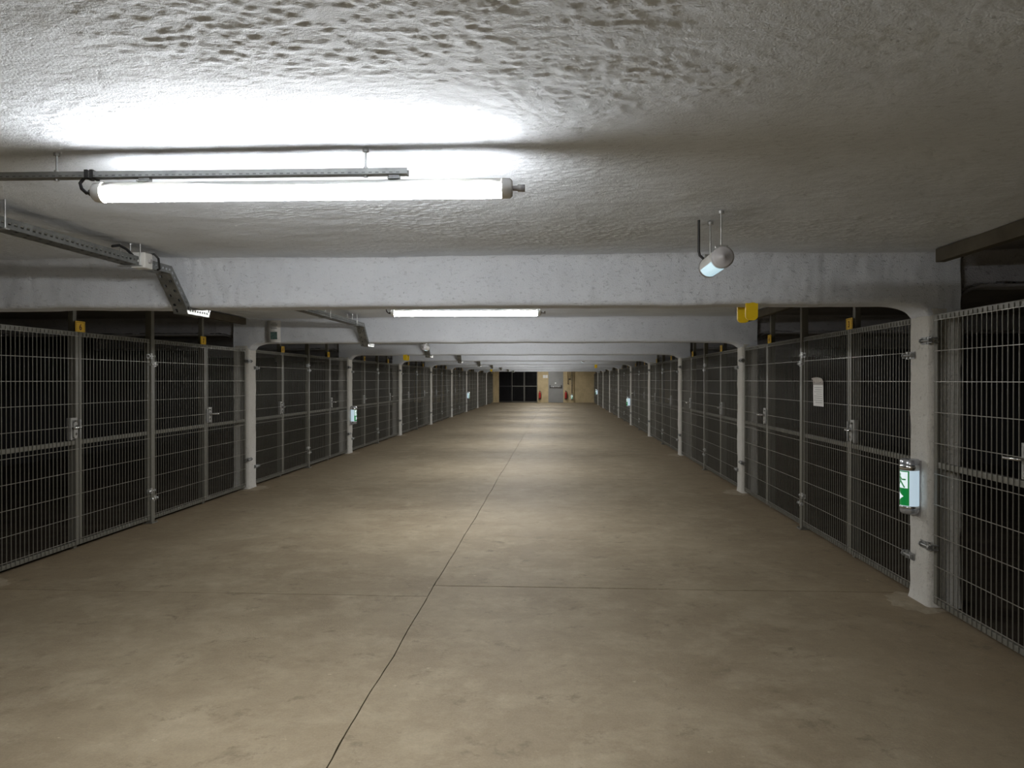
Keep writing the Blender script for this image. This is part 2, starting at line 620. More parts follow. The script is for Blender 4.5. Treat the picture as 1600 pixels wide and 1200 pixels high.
M['mortar'] = floor_mat('smeared_mortar', (0.41, 0.36, 0.28), (0.345, 0.295, 0.22), (0.27, 0.225, 0.16), 0.6)
for i in range(0, 10):
    struct(link('beam', beam_mesh(i, XL - PW + 0.01, XR + PW - 0.01, ZB, BW, M['beam'], False)))
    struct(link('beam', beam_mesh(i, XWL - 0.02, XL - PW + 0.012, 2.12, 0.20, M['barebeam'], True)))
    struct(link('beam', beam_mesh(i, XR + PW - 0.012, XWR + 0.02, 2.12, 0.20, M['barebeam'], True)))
for side, rng in ((0, range(1, 10)), (1, range(0, 10))):
    for i in rng:
        x0 = XL - PW if side == 0 else XR
        p = struct(link('pillar', pillar_mesh(200 + i + side * 40, x0), None, (0, yb(i), 0)))
        link('mortar_patch', mortar_mesh(i + side * 50, 1 if side == 0 else -1), p, (XL if side == 0 else XR, 0, 0))

# ------------------------------------------------------------------ structure: walls
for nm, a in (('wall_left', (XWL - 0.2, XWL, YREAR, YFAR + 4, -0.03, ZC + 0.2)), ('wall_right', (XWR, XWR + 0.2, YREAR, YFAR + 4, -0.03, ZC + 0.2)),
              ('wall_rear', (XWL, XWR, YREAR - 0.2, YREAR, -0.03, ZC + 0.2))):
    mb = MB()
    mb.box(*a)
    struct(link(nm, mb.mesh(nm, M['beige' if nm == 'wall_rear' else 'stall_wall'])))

GX0, GX1 = -3.87, -1.29          # opening of the dark gate
DX0, DX1 = -0.56, 0.43           # door
mb = MB()
mb.box(XWL, GX0, YFAR, YFAR + 0.25, -0.02, ZC + 0.1)
mb.box(GX0, GX1, YFAR, YFAR + 0.25, 2.2, ZC + 0.1)
mb.box(GX1, DX0, YFAR, YFAR + 0.25, -0.02, ZC + 0.1)
mb.box(DX0, DX1, YFAR, YFAR + 0.25, 2.15, ZC + 0.1)
mb.box(DX1, 1.12, YFAR, YFAR + 0.25, -0.02, ZC + 0.1)
mb.box(1.12, XWR, YFAR + 0.12, YFAR + 0.30, -0.02, ZC + 0.1)
mb.box(XL - 0.25, XL + 0.05, YFAR - 0.35, YFAR, -0.02, ZC + 0.1)
struct(link('wall_far', mb.mesh('wall_far', M['beige'])))
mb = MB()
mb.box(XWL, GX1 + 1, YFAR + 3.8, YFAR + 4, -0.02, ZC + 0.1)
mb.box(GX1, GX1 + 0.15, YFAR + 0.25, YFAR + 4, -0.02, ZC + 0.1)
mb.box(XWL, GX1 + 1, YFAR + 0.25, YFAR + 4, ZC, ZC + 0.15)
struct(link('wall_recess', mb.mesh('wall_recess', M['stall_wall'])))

# ------------------------------------------------------------------ gates
ZG0, ZG1 = 0.035, 1.93
ZM0, ZM1 = 0.928, 0.966
FT = 0.036
_cache = {}


def cached(key, fn):
    if key not in _cache:
        _cache[key] = fn()
    return _cache[key]


def leaf_mesh(wd):
    mb = MB()
    h = 0.016
    for a, b in ((0, FT), (wd - FT, wd)):
        mb.cbox(a, b, -h, h, ZG0, ZG1, 0.003)
    for z0, z1 in ((ZG0, ZG0 + FT), (ZM0, ZM1), (ZG1 - FT, ZG1)):
        mb.cbox(FT - 0.002, wd - FT + 0.002, -h + 0.001, h - 0.001, z0, z1, 0.003)
    return mb.mesh('leaf', M['paint'])


def wires_mesh(wd):
    mb = MB()
    n = int(round((wd - 0.02) / 0.05))
    r = 0.0024
    y = 0.0188
    for k in range(1, n):
        x = wd * k / n
        mb.box(x - r, x + r, y - r, y + r, ZG0 + 0.006, ZG1 - 0.010)
    r2 = 0.0021
    for k in range(0, 10):
        z = 0.09 + 0.2 * k
        if z > 1.9:
            continue
        yy = y + r + r2
        mb.box(0.008, wd - 0.008, yy - r2, yy + r2, z - r2, z + r2, 1)
    return mb.mesh('wire_mesh', [M['wire'], M['wire_light']])


def hinge_mesh(s):
    """strap and threaded pin; s: direction from the leaf edge towards the post"""
    mb = MB()
    mb.cyl((-0.055 * s, 0.026, 0), (0.075 * s, 0.026, 0), 0.009, 8)
    mb.cyl((0.055 * s, 0.026, 0), (0.068 * s, 0.026, 0), 0.017, 6, smooth=False)
    mb.cyl((-0.052 * s, 0.026, 0), (-0.040 * s, 0.026, 0), 0.017, 6, smooth=False)
    mb.cyl((0.012 * s, 0.026, -0.03), (0.012 * s, 0.026, 0.03), 0.012, 10)
    mb.box(min(0, -0.06 * s), max(0, -0.06 * s), 0.010, 0.020, -0.022, 0.022)
    return mb.mesh('hinge', M['zinc'])


def wall_hinge_mesh(s):
    """hinge pin carried by an angle plate bolted on the pillar's aisle face"""
    mb = MB()

    def bx(a, b, *q):
        mb.box(min(a * s, b * s), max(a * s, b * s), *q)
    mb.cyl((-0.05 * s, 0.058, 0), (0.095 * s, 0.058, 0), 0.009, 8)
    mb.cyl((0.080 * s, 0.058, 0), (0.092 * s, 0.058, 0), 0.017, 6, smooth=False)
    mb.cyl((-0.046 * s, 0.058, 0), (-0.034 * s, 0.058, 0), 0.017, 6, smooth=False)
    bx(-0.062, -0.028, 0.014, 0.062, -0.018, -0.012)
    bx(-0.062, -0.028, 0.014, 0.062, 0.012, 0.018)
    bx(0.030, 0.105, 0.047, 0.053, -0.024, 0.024)
    mb.cyl((0.0 * s, 0.050, -0.026), (0.0 * s, 0.050, 0.026), 0.012, 10)
    return mb.mesh('hinge', M['zinc_dark'])


def lock_mesh(s):
    """welded lock surround with an oval lock plate; s: direction away from the meeting edge"""
    mb = MB()

    def bx(a, b, y0, y1, z0, z1):
        mb.cbox(min(a * s, b * s), max(a * s, b * s), y0, y1, z0, z1, 0.002)
    bx(0.036, 0.125, -0.014, 0.026, 1.145, 1.168)
    bx(0.105, 0.125, -0.014, 0.026, 0.975, 1.145)
    bx(0.036, 0.105, -0.014, 0.004, 0.975, 1.145)
    pts = []
    for k in range(24):
        t = 2 * PI * k / 24
        pts.append((s * (0.062 + 0.027 * math.cos(t)), 1.06 + 0.047 * (1 if math.sin(t) > 0 else -1) + 0.027 * math.sin(t)))
    mb.prism(pts, 0.004, 0.030)
    return mb.mesh('lock_case', M['lockgrey'])


def lever_mesh(s):
    mb = MB()
    mb.cyl((0.06 * s, 0.028, 1.085), (0.06 * s, 0.040, 1.085), 0.019, 14)
    mb.tube([(0.06 * s, 0.036, 1.085), (0.06 * s, 0.070, 1.085), (0.066 * s, 0.080, 1.085), (0.085 * s, 0.083, 1.085), (0.185 * s, 0.083, 1.083)], 0.0085, 8)
    mb.cyl((0.062 * s, 0.028, 1.025), (0.062 * s, 0.036, 1.025), 0.012, 12)
    return mb.mesh('lever_handle', M['chrome'])


def strike_mesh(s):
    mb = MB()
    a, b = sorted((-0.004 * s, 0.014 * s))
    mb.cbox(a, b, 0.014, 0.032, 0.985, 1.15, 0.002)
    return mb.mesh('strike_plate', M['zinc_dark'])


def post_mesh(wx=0.05, foot=False, top=2.30):
    mb = MB()
    h = wx / 2
    mb.cbox(-h, h, -h, h, 0, top, 0.004)
    if foot:
        mb.cbox(-0.06, 0.06, -0.055, 0.055, 0, 0.008, 0.002)
        for sx in (-1, 1):
            mb.cyl((sx * 0.047, 0.04, 0.008), (sx * 0.047, 0.04, 0.02), 0.008, 6)
    return mb.mesh('post', M['paint'])


def plate_mesh():
    mb = MB()
    mb.cbox(-0.07, 0.07, 0.028, 0.034, -0.055, 0.055, 0.0015)
    # raised printed frame line
    for a in ((-0.060, 0.060, -0.046, -0.043), (-0.060, 0.060, 0.043, 0.046), (-0.060, -0.057, -0.043, 0.043), (0.057, 0.060, -0.043, 0.043)):
        mb.box(a[0], a[1], 0.034, 0.0346, a[2], a[3], 1)
    return mb.mesh('number_plate', [M['plate_yellow'], M['digit']])


def digit_mesh(txt):
    cu = bpy.data.curves.new('digit', 'FONT')
    cu.body = txt
    cu.size = 0.075
    cu.extrude = 0.0006
    cu.align_x = 'CENTER'
    cu.align_y = 'CENTER'
    cu.offset = 0.0012
    o = bpy.data.objects.new('tmp_text', cu)
    COL.objects.link(o)
    bpy.context.view_layer.update()
    me = bpy.data.meshes.new_from_object(o.evaluated_get(bpy.context.evaluated_depsgraph_get()))
    bpy.data.objects.remove(o)
    # text stands in the x-z plane and reads from +y
    me.transform(Matrix.Translation((0, 0.0352, 0)) @ Matrix.Rotation(PI, 4, 'Z') @ Matrix.Rotation(PI / 2, 4, 'X'))
    me.materials.clear()
    me.materials.append(M['digit'])
    return me


M['lockgrey'] = plain('lock_grey', (0.34, 0.34, 0.325), 0.4, 0.2)

# gate frame (local): x along the fence, y towards the aisle, z up.  left row turned -90 deg, right row +90 deg
MEET = {0: (1.225, 1.26), 1: (1.24, 1.30)}          # distance of a gate's meeting line from the middle post


def make_gate(side, bay, half, number, detail):
    """half 0 = nearer the camera, 1 = farther"""
    ya, ybk = yb(bay) + BW + 0.012, yb(bay + 1) - 0.012
    ym = (ya + ybk) / 2 - (0.06 if side == 0 else 0.0)
    pw = 0.035
    # span of this gate along y
    if half == 0:
        y0, y1 = ya, ym - pw
        meet = ym - MEET[side][0]
    else:
        y0, y1 = ym + pw, ybk
        meet = ym + MEET[side][1]
    x = FL if side == 0 else FR
    rz = -PI / 2 if side == 0 else PI / 2
    sy = -1 if side == 0 else 1            # local x = sy * (y - meet)
    row = 'left' if side == 0 else 'right'
    vis = bay if side == 1 else bay - 1    # white pillars in view before this bay
    where = ('before the first pillar' if vis == 0 else f'past the {ordinal(vis)} pillar')
    lab = f"grey wire mesh double gate, {row} row {where}, {'nearer' if half == 0 else 'farther'} of two"
    g = thing('mesh_gate', lab, 'gate', (x, meet, 0), rz, f'mesh gates of the {row} row')
    lo = y0 - meet
    hi = y1 - meet
    gap = 0.006
    for (a, b) in ((lo, -gap), (gap, hi)):
        u0, u1 = sorted((sy * a, sy * b))
        wd = round(u1 - u0, 3)
        lf = link('leaf', cached(('leaf', wd), lambda: leaf_mesh(wd)), g, (u0, 0, 0))
        wm = link('wire_mesh', cached(('wires', wd), lambda: wires_mesh(wd)), lf)
        wm['kind'] = 'stuff'
        meets_at_0 = abs(u0) < 0.01
        to_pillar = (a == lo) == (half == 0)
        if detail >= 1:
            s = 1 if meets_at_0 else -1
            ux = wd if meets_at_0 else 0.0
            if to_pillar:
                zs = (1.67, 0.29) if half == 0 else (1.76, 0.41)
                for z in zs:
                    link('hinge', cached(('whinge', s), lambda: wall_hinge_mesh(s)), lf, (ux, 0, z))
            else:
                for z in ((1.75, 0.34) if half == 0 else (1.665, 0.255)):
                    link('hinge', cached(('hinge', s), lambda: hinge_mesh(s)), lf, (ux, 0, z))
        if to_pillar:
            s = 1 if meets_at_0 else -1
            mx = 0.0 if meets_at_0 else wd
            if detail >= 1:
                link('lock_case', cached(('lock', s), lambda: lock_mesh(s)), lf, (mx, 0, 0))
                link('lever_handle', cached(('lever', s), lambda: lever_mesh(s)), lf, (mx, 0, 0))
                link('strike_plate', cached(('strike', s), lambda: strike_mesh(-s)), lf, (mx, 0, 0))
    link('post', cached('mpost', lambda: post_mesh(0.05)), g, (0, -0.046, 0))
    if detail >= 1:
        # the plate sits over the leaf next to the middle post
        su = sy * (1 if half == 0 else -1)
        pl = link('number_plate', cached('plate', plate_mesh), g, (su * 0.042, -0.03, 1.972))
        cs = str(number)
        for q, ch in enumerate(cs):
            link('digit', cached(('digit', ch), lambda: digit_mesh(ch)), pl, ((len(cs) / 2 - 0.5 - q) * 0.046, 0, 0))
    return g


numL, numR = 6, 1
for bay in range(0, 10):
    for side in (0, 1):
        if side == 0 and bay == 0:
            continue
        for half in (0, 1):
            if side == 0:
                num = numL
                numL += 1
            else:
                num = numR
                numR += 1
            if bay == 9 and half == 1 and False:
                continue
            make_gate(side, bay, half, num, 1 if bay < 7 else 0)
        row = 'left' if side == 0 else 'right'
        vis = bay if side == 1 else bay - 1
        where = ('before the first white pillar' if vis == 0 else f'past the {ordinal(vis)} white pillar')
        x = FL if side == 0 else FR
        ya, yk = yb(bay) + BW, yb(bay + 1)
        thing('gate_post', f'square steel post between two gates, {row} row {where}', 'post', (x, (ya + yk) / 2 - (0.06 if side == 0 else 0.0), 0), -PI / 2 if side == 0 else PI / 2,
              f'middle posts of the {row} row', cached('cpost', lambda: post_mesh(0.064, True)))
        if bay < 4:
            mb = MB()
            mb.cbox(-0.03, 0.03, 0.12, yk - ya - 0.17, 0, 0.085, 0.004)
            hb = mb.mesh('header_board', M['brown'])
            thing('header_board', f'brown board under the ceiling, {row} row {where}', 'board', (x + (0.055 if side == 0 else -0.055), ya, ZC - 0.092), 0,
                  'brown header boards', hb)

# ------------------------------------------------------------------ lights
TY = [2.75 + BAY * i for i in range(10)] + [2.75 - BAY]  # last entry is an unseen lamp added behind the camera for fill
TX0, TX1, TZ = -1.68, -0.19, 2.193
TL = TX1 - TX0


def tube_parts():
    d = {}
    mb = MB()
    r = 0.0352
    n = 28
    a0, a1 = math.radians(90 + 70), math.radians(90 + 290)      # open on top where the housing strip sits
    prof = [(0.0, 0.86), (0.012, 0.97), (0.03, 1.0), (TL / 2, 1.0), (TL - 0.03, 1.0), (TL - 0.012, 0.97), (TL, 0.86)]
    vs = []
    for x, k in prof:
        for j in range(n + 1):
            t = a0 + (a1 - a0) * j / n
            vs.append((x, r * k * math.cos(t), r * k * math.sin(t)))
    fs = [(i * (n + 1) + j, i * (n + 1) + j + 1, (i + 1) * (n + 1) + j + 1, (i + 1) * (n + 1) + j) for i in range(len(prof) - 1) for j in range(n)]
    mb.add(vs, fs, 0, True)
    d['diffuser'] = mb.mesh('diffuser', M['tube'])
    mb = MB()
    hs = []
    for x in (0.004, TL - 0.004):
        for rr in (0.0360, 0.0330):
            for j in range(13):
                t = math.radians(90 - 71 + 142 * j / 12)
                hs.append((x, rr * math.cos(t), rr * math.sin(t)))
    q = [(a * 13 + j, a * 13 + j + 1, b * 13 + j + 1, b * 13 + j) for a, b in ((0, 2), (2, 3), (3, 1), (1, 0)) for j in range(12)]
    mb.add(hs, q + [(0, 26, 39, 13), (12, 25, 51, 38)], 0, True)
    d['housing'] = mb.mesh('housing', M['white'])
    for nm, s in (('end_cap', -1), ('end_cap2', 1)):
        mb = MB()
        mb.lathe([(0.0, 0.030 * s), (0.028, 0.030 * s), (0.035, 0.022 * s), (0.0372, 0.0), (0.0372, -0.008 * s)], 24, 0, (0, 0, 0), 'X')
        d[nm] = mb.mesh('end_cap', M['white'])
    mb = MB()
    mb.lathe([(0.0, 0.055), (0.013, 0.055), (0.014, 0.03), (0.010, 0.028), (0.010, 0.0)], 12, 0, (0, 0, 0), 'X')
    d['plug'] = mb.mesh('plug', M['greyplastic'])
    mb = MB()
    mb.box(-0.02, 0.02, -0.012, 0.012, 0.0, 0.018)
    mb.box(-0.02, 0.02, -0.028, 0.028, -0.003, 0.001)
    d['clip'] = mb.mesh('mounting_clip', M['zinc_dark'])
    mb = MB()
    mb.tube([(-0.03, 0, 0.0), (-0.055, -0.004, -0.002), (-0.072, -0.006, 0.014), (-0.078, -0.006, 0.034), (-0.062, -0.004, 0.056), (-0.04, 0, 0.066)], 0.0065, 8)
    mb.cyl((-0.028, 0, 0), (-0.046, 0, 0), 0.012, 10)
    d['lead'] = mb.mesh('power_lead', M['black'])
    return d


TP = tube_parts()
TILT = math.radians(0.9)
RAILZ = 2.246
for i, ty in enumerate(TY):
    nth = 'nearest' if i == 0 else ordinal(min(i + 1, 10))
    lab = (f'long white tubular light, lit, {"nearest one, on the ceiling in front of the first beam" if i == 0 else ("second one, seen just under the first beam" if i == 1 else ("behind the camera before the first bay" if i == 10 else "hidden between beams, " + nth + " from the camera"))}')
    t = thing('tube_light', lab, 'light', (TX0, ty, TZ), TILT, 'tubular lights along the aisle')
    link('diffuser', TP['diffuser'], t)
    link('housing', TP['housing'], t)
    link('end_cap', TP['end_cap'], t, (0.0, 0, 0))
    link('end_cap', TP['end_cap2'], t, (TL, 0, 0))
    link('plug', TP['plug'], t, (TL + 0.02, 0, 0))
    for x in (0.165, 1.09):
        link('mounting_clip', TP['clip'], t, (x, 0, 0.037))
    if i < 3:
        link('power_lead', TP['lead'], t)
    if True:
        # slotted strut the lamp hangs from, with two threaded rods up to the ceiling
        mb = MB()
        x0, x1 = -1.12, 1.14
        for y in (-0.0195, 0.0195):
            mb.box(x0, x1, y - 0.001, y + 0.001, 0, 0.021)
        mb.box(x0, x1, -0.0195, 0.0195, 0, 0.002)
        for y in (-0.0165, 0.0165):
            mb.box(x0, x1, y - 0.004, y + 0.004, 0.019, 0.021)
        k = x0 + 0.02
        while k < x1 - 0.03:                                   # row of pressed slots
            mb.box(k, k + 0.012, -0.0210, -0.0204, 0.003, 0.007, 1)
            mb.box(k, k + 0.012, 0.0204, 0.0210, 0.003, 0.007, 1)
            k += 0.025
        rl = thing('mounting_rail', f'galvanised strut rail holding the {nth if i < 10 else "rearmost"} tube light, hung from the ceiling', 'rail',
                   (TX0, ty, RAILZ), TILT, 'strut rails over the tube lights', mb.mesh('mounting_rail', [M['zinc_dark'], M['slot']]))
        rm = cached('rod', lambda: (lambda b: (b.cyl((0, 0, -0.006), (0, 0, 0.095), 0.0042, 8), b.cyl((0, 0, -0.008), (0, 0, 0.0), 0.009, 6), b.cyl((0, 0, 0.022), (0, 0, 0.030), 0.009, 6), b.cyl((0, 0, 0.084), (0, 0, 0.096), 0.011, 10), b.mesh('hanging_rod', M['zinc']))[-1])(MB()))
        link('hanging_rod', rm, rl, (-0.17, 0, 0))
        link('hanging_rod', rm, rl, (0.985, 0, 0))
        tb = MB()
        for q in (0, 1):
            tb.box(-0.045 + q * 0.02 - 0.008, -0.045 + q * 0.02 + 0.004, -0.024, 0.024, -0.004, 0.027)
        link('cable_tie', tb.mesh('cable_tie', M['black']), rl)

# ------------------------------------------------------------------ cable tray
TRX, TRW, TRH = -2.60, 0.10, 0.05


def tray_run(pts, holes=True):
    """perforated channel along a path in the y-z plane; slots are real openings"""
    mb = MB()
    P = [Vector((0, y, z)) for y, z in pts]
    nn = []
    for i in range(len(P)):
        d0 = (P[i] - P[i - 1]).normalized() if i else None
        d1 = (P[i + 1] - P[i]).normalized() if i < len(P) - 1 else None
        d = ((d0 or d1) + (d1 or d0)).normalized()
        up = Vector((0, -d.z, d.y))
        c = 1.0 / max(0.5, up.dot(Vector((0, -(d1 or d0).z, (d1 or d0).y))))
        nn.append(up * c)
    for i in range(len(P) - 1):
        a, b = P[i], P[i + 1]
        L = (b - a).length
        ns = max(1, int(round(L / 0.0425)))
        # bottom: across strips (solid / slot zone / solid / slot zone / solid)
        xsn = [-TRW / 2, -0.034, -0.016, 0.016, 0.034, TRW / 2]
        zsn = [0.0, 0.017, 0.031, TRH]
        for k in range(ns):
            for (f0, f1, slot) in ((k / ns, (k + 0.30) / ns, False), ((k + 0.30) / ns, (k + 0.82) / ns, True), ((k + 0.82) / ns, (k + 1) / ns, False)):
                q0, q1 = a.lerp(b, f0), a.lerp(b, f1)
                u0, u1 = nn[i].lerp(nn[i + 1], f0), nn[i].lerp(nn[i + 1], f1)
                for j in range(5):
                    if slot and holes and (j == 1 and k % 2 == 0 or j == 3 and k % 2 == 1):
                        continue
                    mb.add([q0 + Vector((xsn[j], 0, 0)), q0 + Vector((xsn[j + 1], 0, 0)), q1 + Vector((xsn[j + 1], 0, 0)), q1 + Vector((xsn[j], 0, 0))], [(0, 1, 2, 3)])
                for sx in (-TRW / 2, TRW / 2):
                    o = Vector((sx, 0, 0))
                    for j in range(3):
                        if slot and holes and j == 1:
                            continue
                        mb.add([q0 + o + u0 * zsn[j], q1 + o + u1 * zsn[j], q1 + o + u1 * zsn[j + 1], q0 + o + u0 * zsn[j + 1]], [(0, 1, 2, 3)])
        for sx, e in ((-TRW / 2, 0.008), (TRW / 2, -0.008)):         # folded lips
            mb.add([a + nn[i] * TRH + Vector((sx, 0, 0)), b + nn[i + 1] * TRH + Vector((sx, 0, 0)), b + nn[i + 1] * TRH + Vector((sx + e, 0, 0)), a + nn[i] * TRH + Vector((sx + e, 0, 0))], [(0, 1, 2, 3)])
    out = MB()                                   # every strip becomes a 1.5 mm sheet
    for f in mb.f:
        q = [Vector(mb.v[k]) for k in f]
        nv = (q[1] - q[0]).cross(q[2] - q[0]).normalized() * 0.00075
        out.add([p - nv for p in q] + [p + nv for p in q], [(3, 2, 1, 0), (4, 5, 6, 7), (0, 1, 5, 4), (1, 2, 6, 5), (2, 3, 7, 6), (3, 0, 4, 7)])
    return out.mesh('cable_tray', M['tray'])


ZT = ZC - 0.135
cable_m = None
for i in range(0, 9):
    y = yb(i)
    yn = yb(i + 1)
    pts = [(y + BW + 0.20, ZT), (yn - 0.26, ZT), (yn - 0.045, ZB - 0.005), (yn - 0.02, ZB - 0.05), (yn + BW + 0.02, ZB - 0.05), (yn + BW + 0.045, ZB - 0.005), (yn + BW + 0.199, ZT)]
    if i == 0:
        pts[0] = (1.0, ZT)
    if i >= 3:
        me = cached('tray', lambda: tray_run([(a - y, b) for a, b in pts], True))
        loc = (TRX, y, 0)
    else:
        me = tray_run([(a - y, b) for a, b in pts], True)
        loc = (TRX, y, 0)
    wh = 'running along the nearest ceiling bay and bending under the first beam' if i == 0 else f'between beams {"one and two" if i == 1 else "further back"}, bending under the {ordinal(i + 1)} beam'
    tr = thing('cable_tray', f'perforated galvanised cable tray {wh}', 'cable tray', loc, 0, 'cable tray runs', me)
    if i < 4:
        # black cables lying in the tray
        cb = MB()
        for q, dx in enumerate((-0.025, -0.008, 0.012, 0.028)):
            cb.tube([(dx + 0.004 * math.sin(k * 2.1 + q), a - y, b + (0.012 if k != 2 else 0.02)) for k, (a, b) in enumerate(pts)], 0.0065, 6)
        link('cable', cb.mesh('cable', M['black']), tr)
        # threaded rods with a cross bracket
        rm = MB()
        rm.cyl((0, 0, -0.095), (0, 0, 0.01), 0.005, 8)
        rm.cyl((0, 0, -0.012), (0, 0, 0.0), 0.012, 8)
        rm.box(-0.075, 0.075, -0.014, 0.014, -0.144, -0.138)
        rm.cyl((0.062, 0, -0.142), (0.062, 0, 0.0), 0.004, 8)
        rm.cyl((-0.062, 0, -0.142), (-0.062, 0, 0.0), 0.004, 8)
        rmesh = cached('trayrod', lambda: rm.mesh('hanger', M['zinc']))
        for yy in (3.40, 4.55):
            link('hanger', rmesh, tr, (0, yy - Y0, ZC - 0.002))

mb = MB()
mb.cbox(-0.045, 0.045, -0.045, 0.045, -0.045, 0.05, 0.006)
for sx, sz in ((-1, -1), (1, -1), (-1, 1), (1, 1)):
    mb.cyl((sx * 0.032, -0.046, sz * 0.032), (sx * 0.032, -0.043, sz * 0.032), 0.005, 8)
bxo = thing('junction_box', 'white square junction box fixed to the cable tray before the first beam', 'box', (-2.555, 4.60, 2.232), 0, None, mb.mesh('junction_box', M['white']))
mb = MB()
mb.cyl((0.045, 0, 0.0), (0.062, 0, 0.0), 0.013, 10)
link('gland', mb.mesh('gland', M['greyplastic']), bxo)
mb = MB()
mb.cyl((-0.02, -0.045, 0.005), (-0.02, -0.058, 0.005), 0.011, 10)
link('gland', mb.mesh('gland', M['greyplastic']), bxo)
mb = MB()
mb.tube([(-0.03, -0.05, 0.03), (-0.045, -0.09, 0.06), (-0.06, -0.14, 0.075), (-0.07, -0.2, 0.06)], 0.008, 8)
mb.tube([(0.02, 0.045, 0.045), (0.045, 0.06, 0.055), (0.062, 0.08, 0.03), (0.055, 0.11, -0.03), (0.02, 0.15, -0.03)], 0.007, 8)
link('cable', mb.mesh('cable', M['black']), bxo)

# ------------------------------------------------------------------ exit lights (vertical, on pillars) and ceiling emergency lights
ER, EH = 0.058, 0.37


def sdf_seg(px, pz, a, b, r):
    ax, az = a
    bx, bz = b
    dx, dz = bx - ax, bz - az
    t = max(0, min(1, ((px - ax) * dx + (pz - az) * dz) / (dx * dx + dz * dz)))
    return math.hypot(px - ax - t * dx, pz - az - t * dz) < r


def man(u, v):
    """running figure in a unit square, u right, v up"""
    if math.hypot(u - 0.44, v - 0.83) < 0.085:
        return True
    segs = (((0.44, 0.66), (0.50, 0.44), 0.085), ((0.42, 0.67), (0.22, 0.60), 0.04), ((0.22, 0.60), (0.14, 0.46), 0.038),
            ((0.50, 0.66), (0.66, 0.53), 0.04), ((0.66, 0.53), (0.86, 0.54), 0.038), ((0.52, 0.42), (0.66, 0.27), 0.055),
            ((0.66, 0.27), (0.80, 0.07), 0.045), ((0.47, 0.42), (0.36, 0.25), 0.055), ((0.36, 0.25), (0.12, 0.22), 0.045))
    return any(sdf_seg(u, v, a, b, r) for a, b, r in segs)


def label_mesh(half_ang, z0, z1):
    """backlit film wrapped on the cover: white field with green runner above a white arrow on green"""
    nu, nv = 44, 96
    r = ER + 0.0012
    vs = []
    for j in range(nv + 1):
        for i in range(nu + 1):
            t = -half_ang + 2 * half_ang * i / nu
            vs.append((r * math.cos(t), r * math.sin(t), z0 + (z1 - z0) * j / nv))
    fs, mi = [], []
    for j in range(nv):
        for i in range(nu):
            u, v = (i + 0.5) / nu, (j + 0.5) / nv
            m = 0
            if 0.07 < u < 0.93 and 0.50 < v < 0.965:
                m = 0 if man((u - 0.07) / 0.86, (v - 0.50) / 0.465) else 1
            elif 0.10 < v < 0.42 and 0.26 < u:
                m = 1 if abs(v - 0.26) / 0.16 < 1 - (u - 0.26) / 0.46 and u < 0.72 else 0
            a = j * (nu + 1) + i
            fs.append((a, a + 1, a + nu + 2, a + nu + 1))
            mi.append(m)
    me = bpy.data.meshes.new('sign_film')
    me.from_pydata(vs, [], fs)
    me.materials.append(M['sign_green'])
    me.materials.append(M['sign_white'])
    me.polygons.foreach_set('material_index', mi)
    me.update()
    return me


def exit_parts():
    d = {}
    mb = MB()
    mb.lathe([(ER, 0.055), (ER, EH - 0.075)], 32)
    d['cover'] = mb.mesh('light_cover', M['exit_glow'])
    mb = MB()
    mb.lathe([(0, 0.0), (0.045, 0.0), (0.056, 0.008), (ER + 0.002, 0.02), (ER + 0.002, 0.036)], 32)
    d['cap0'] = mb.mesh('end_cap', M['capgrey'])
    mb = MB()
    mb.lathe([(0.0, EH), (0.05, EH), (ER + 0.001, EH - 0.008), (ER + 0.001, EH - 0.036)], 32, 0)
    d['cap'] = mb.mesh('end_cap', M['capgrey'])
    mb = MB()
    mb.lathe([(ER - 0.002, 0.036), (ER + 0.0035, 0.038), (ER + 0.0035, 0.055), (ER - 0.002, 0.057)], 32)
    d['ring0'] = mb.mesh('chrome_ring', M['chrome'])
    mb = MB()
    mb.lathe([(ER - 0.002, EH - 0.077), (ER + 0.0035, EH - 0.075), (ER + 0.0035, EH - 0.046), (ER - 0.002, EH - 0.036)], 32)
    d['ring'] = mb.mesh('chrome_ring', M['chrome'])
    d['film'] = label_mesh(math.radians(64), 0.060, EH - 0.078)
    mb = MB()
    mb.cbox(-ER - 0.012, -ER + 0.01, -0.022, 0.022, -0.02, EH - 0.01, 0.003)
    mb.cbox(-ER - 0.012, -0.01, -0.018, 0.018, -0.014, -0.002, 0.002)
    for z in (0.03, EH - 0.03):
        mb.cyl((-0.035, -0.050, z), (-0.035, -0.064, z), 0.007, 8)
    d['bracket'] = mb.mesh('wall_bracket', M['greyplastic'])
    return d


EP = exit_parts()
EXZ = 0.60


def exit_light(x, y, rz, lab, z=EXZ):
    t = thing('exit_light', lab, 'exit sign', (x, y, z), rz, 'lit exit lights on the pillars')
    link('light_cover', EP['cover'], t)
    for q in ('cap0', 'cap'):
        link('end_cap', EP[q], t)
    for q in ('ring0', 'ring'):
        link('chrome_ring', EP[q], t)['label'] = 'chrome ring'
    link('sign_film', EP['film'], t)['label'] = 'green film with running figure and arrow'
    link('wall_bracket', EP['bracket'], t)
    return t


yc = BW / 2
for i, side in ((1, 1), (3, 0), (5, 1), (7, 0), (9, 1)):
    vis = i if side else i - 1
    exit_light((XR - ER - 0.008) if side else (XL + ER + 0.008), yb(i) + 0.12, PI if side else 0,
               f'cylindrical lit green exit sign on the {ordinal(vis)} white pillar of the {"right" if side else "left"} row')


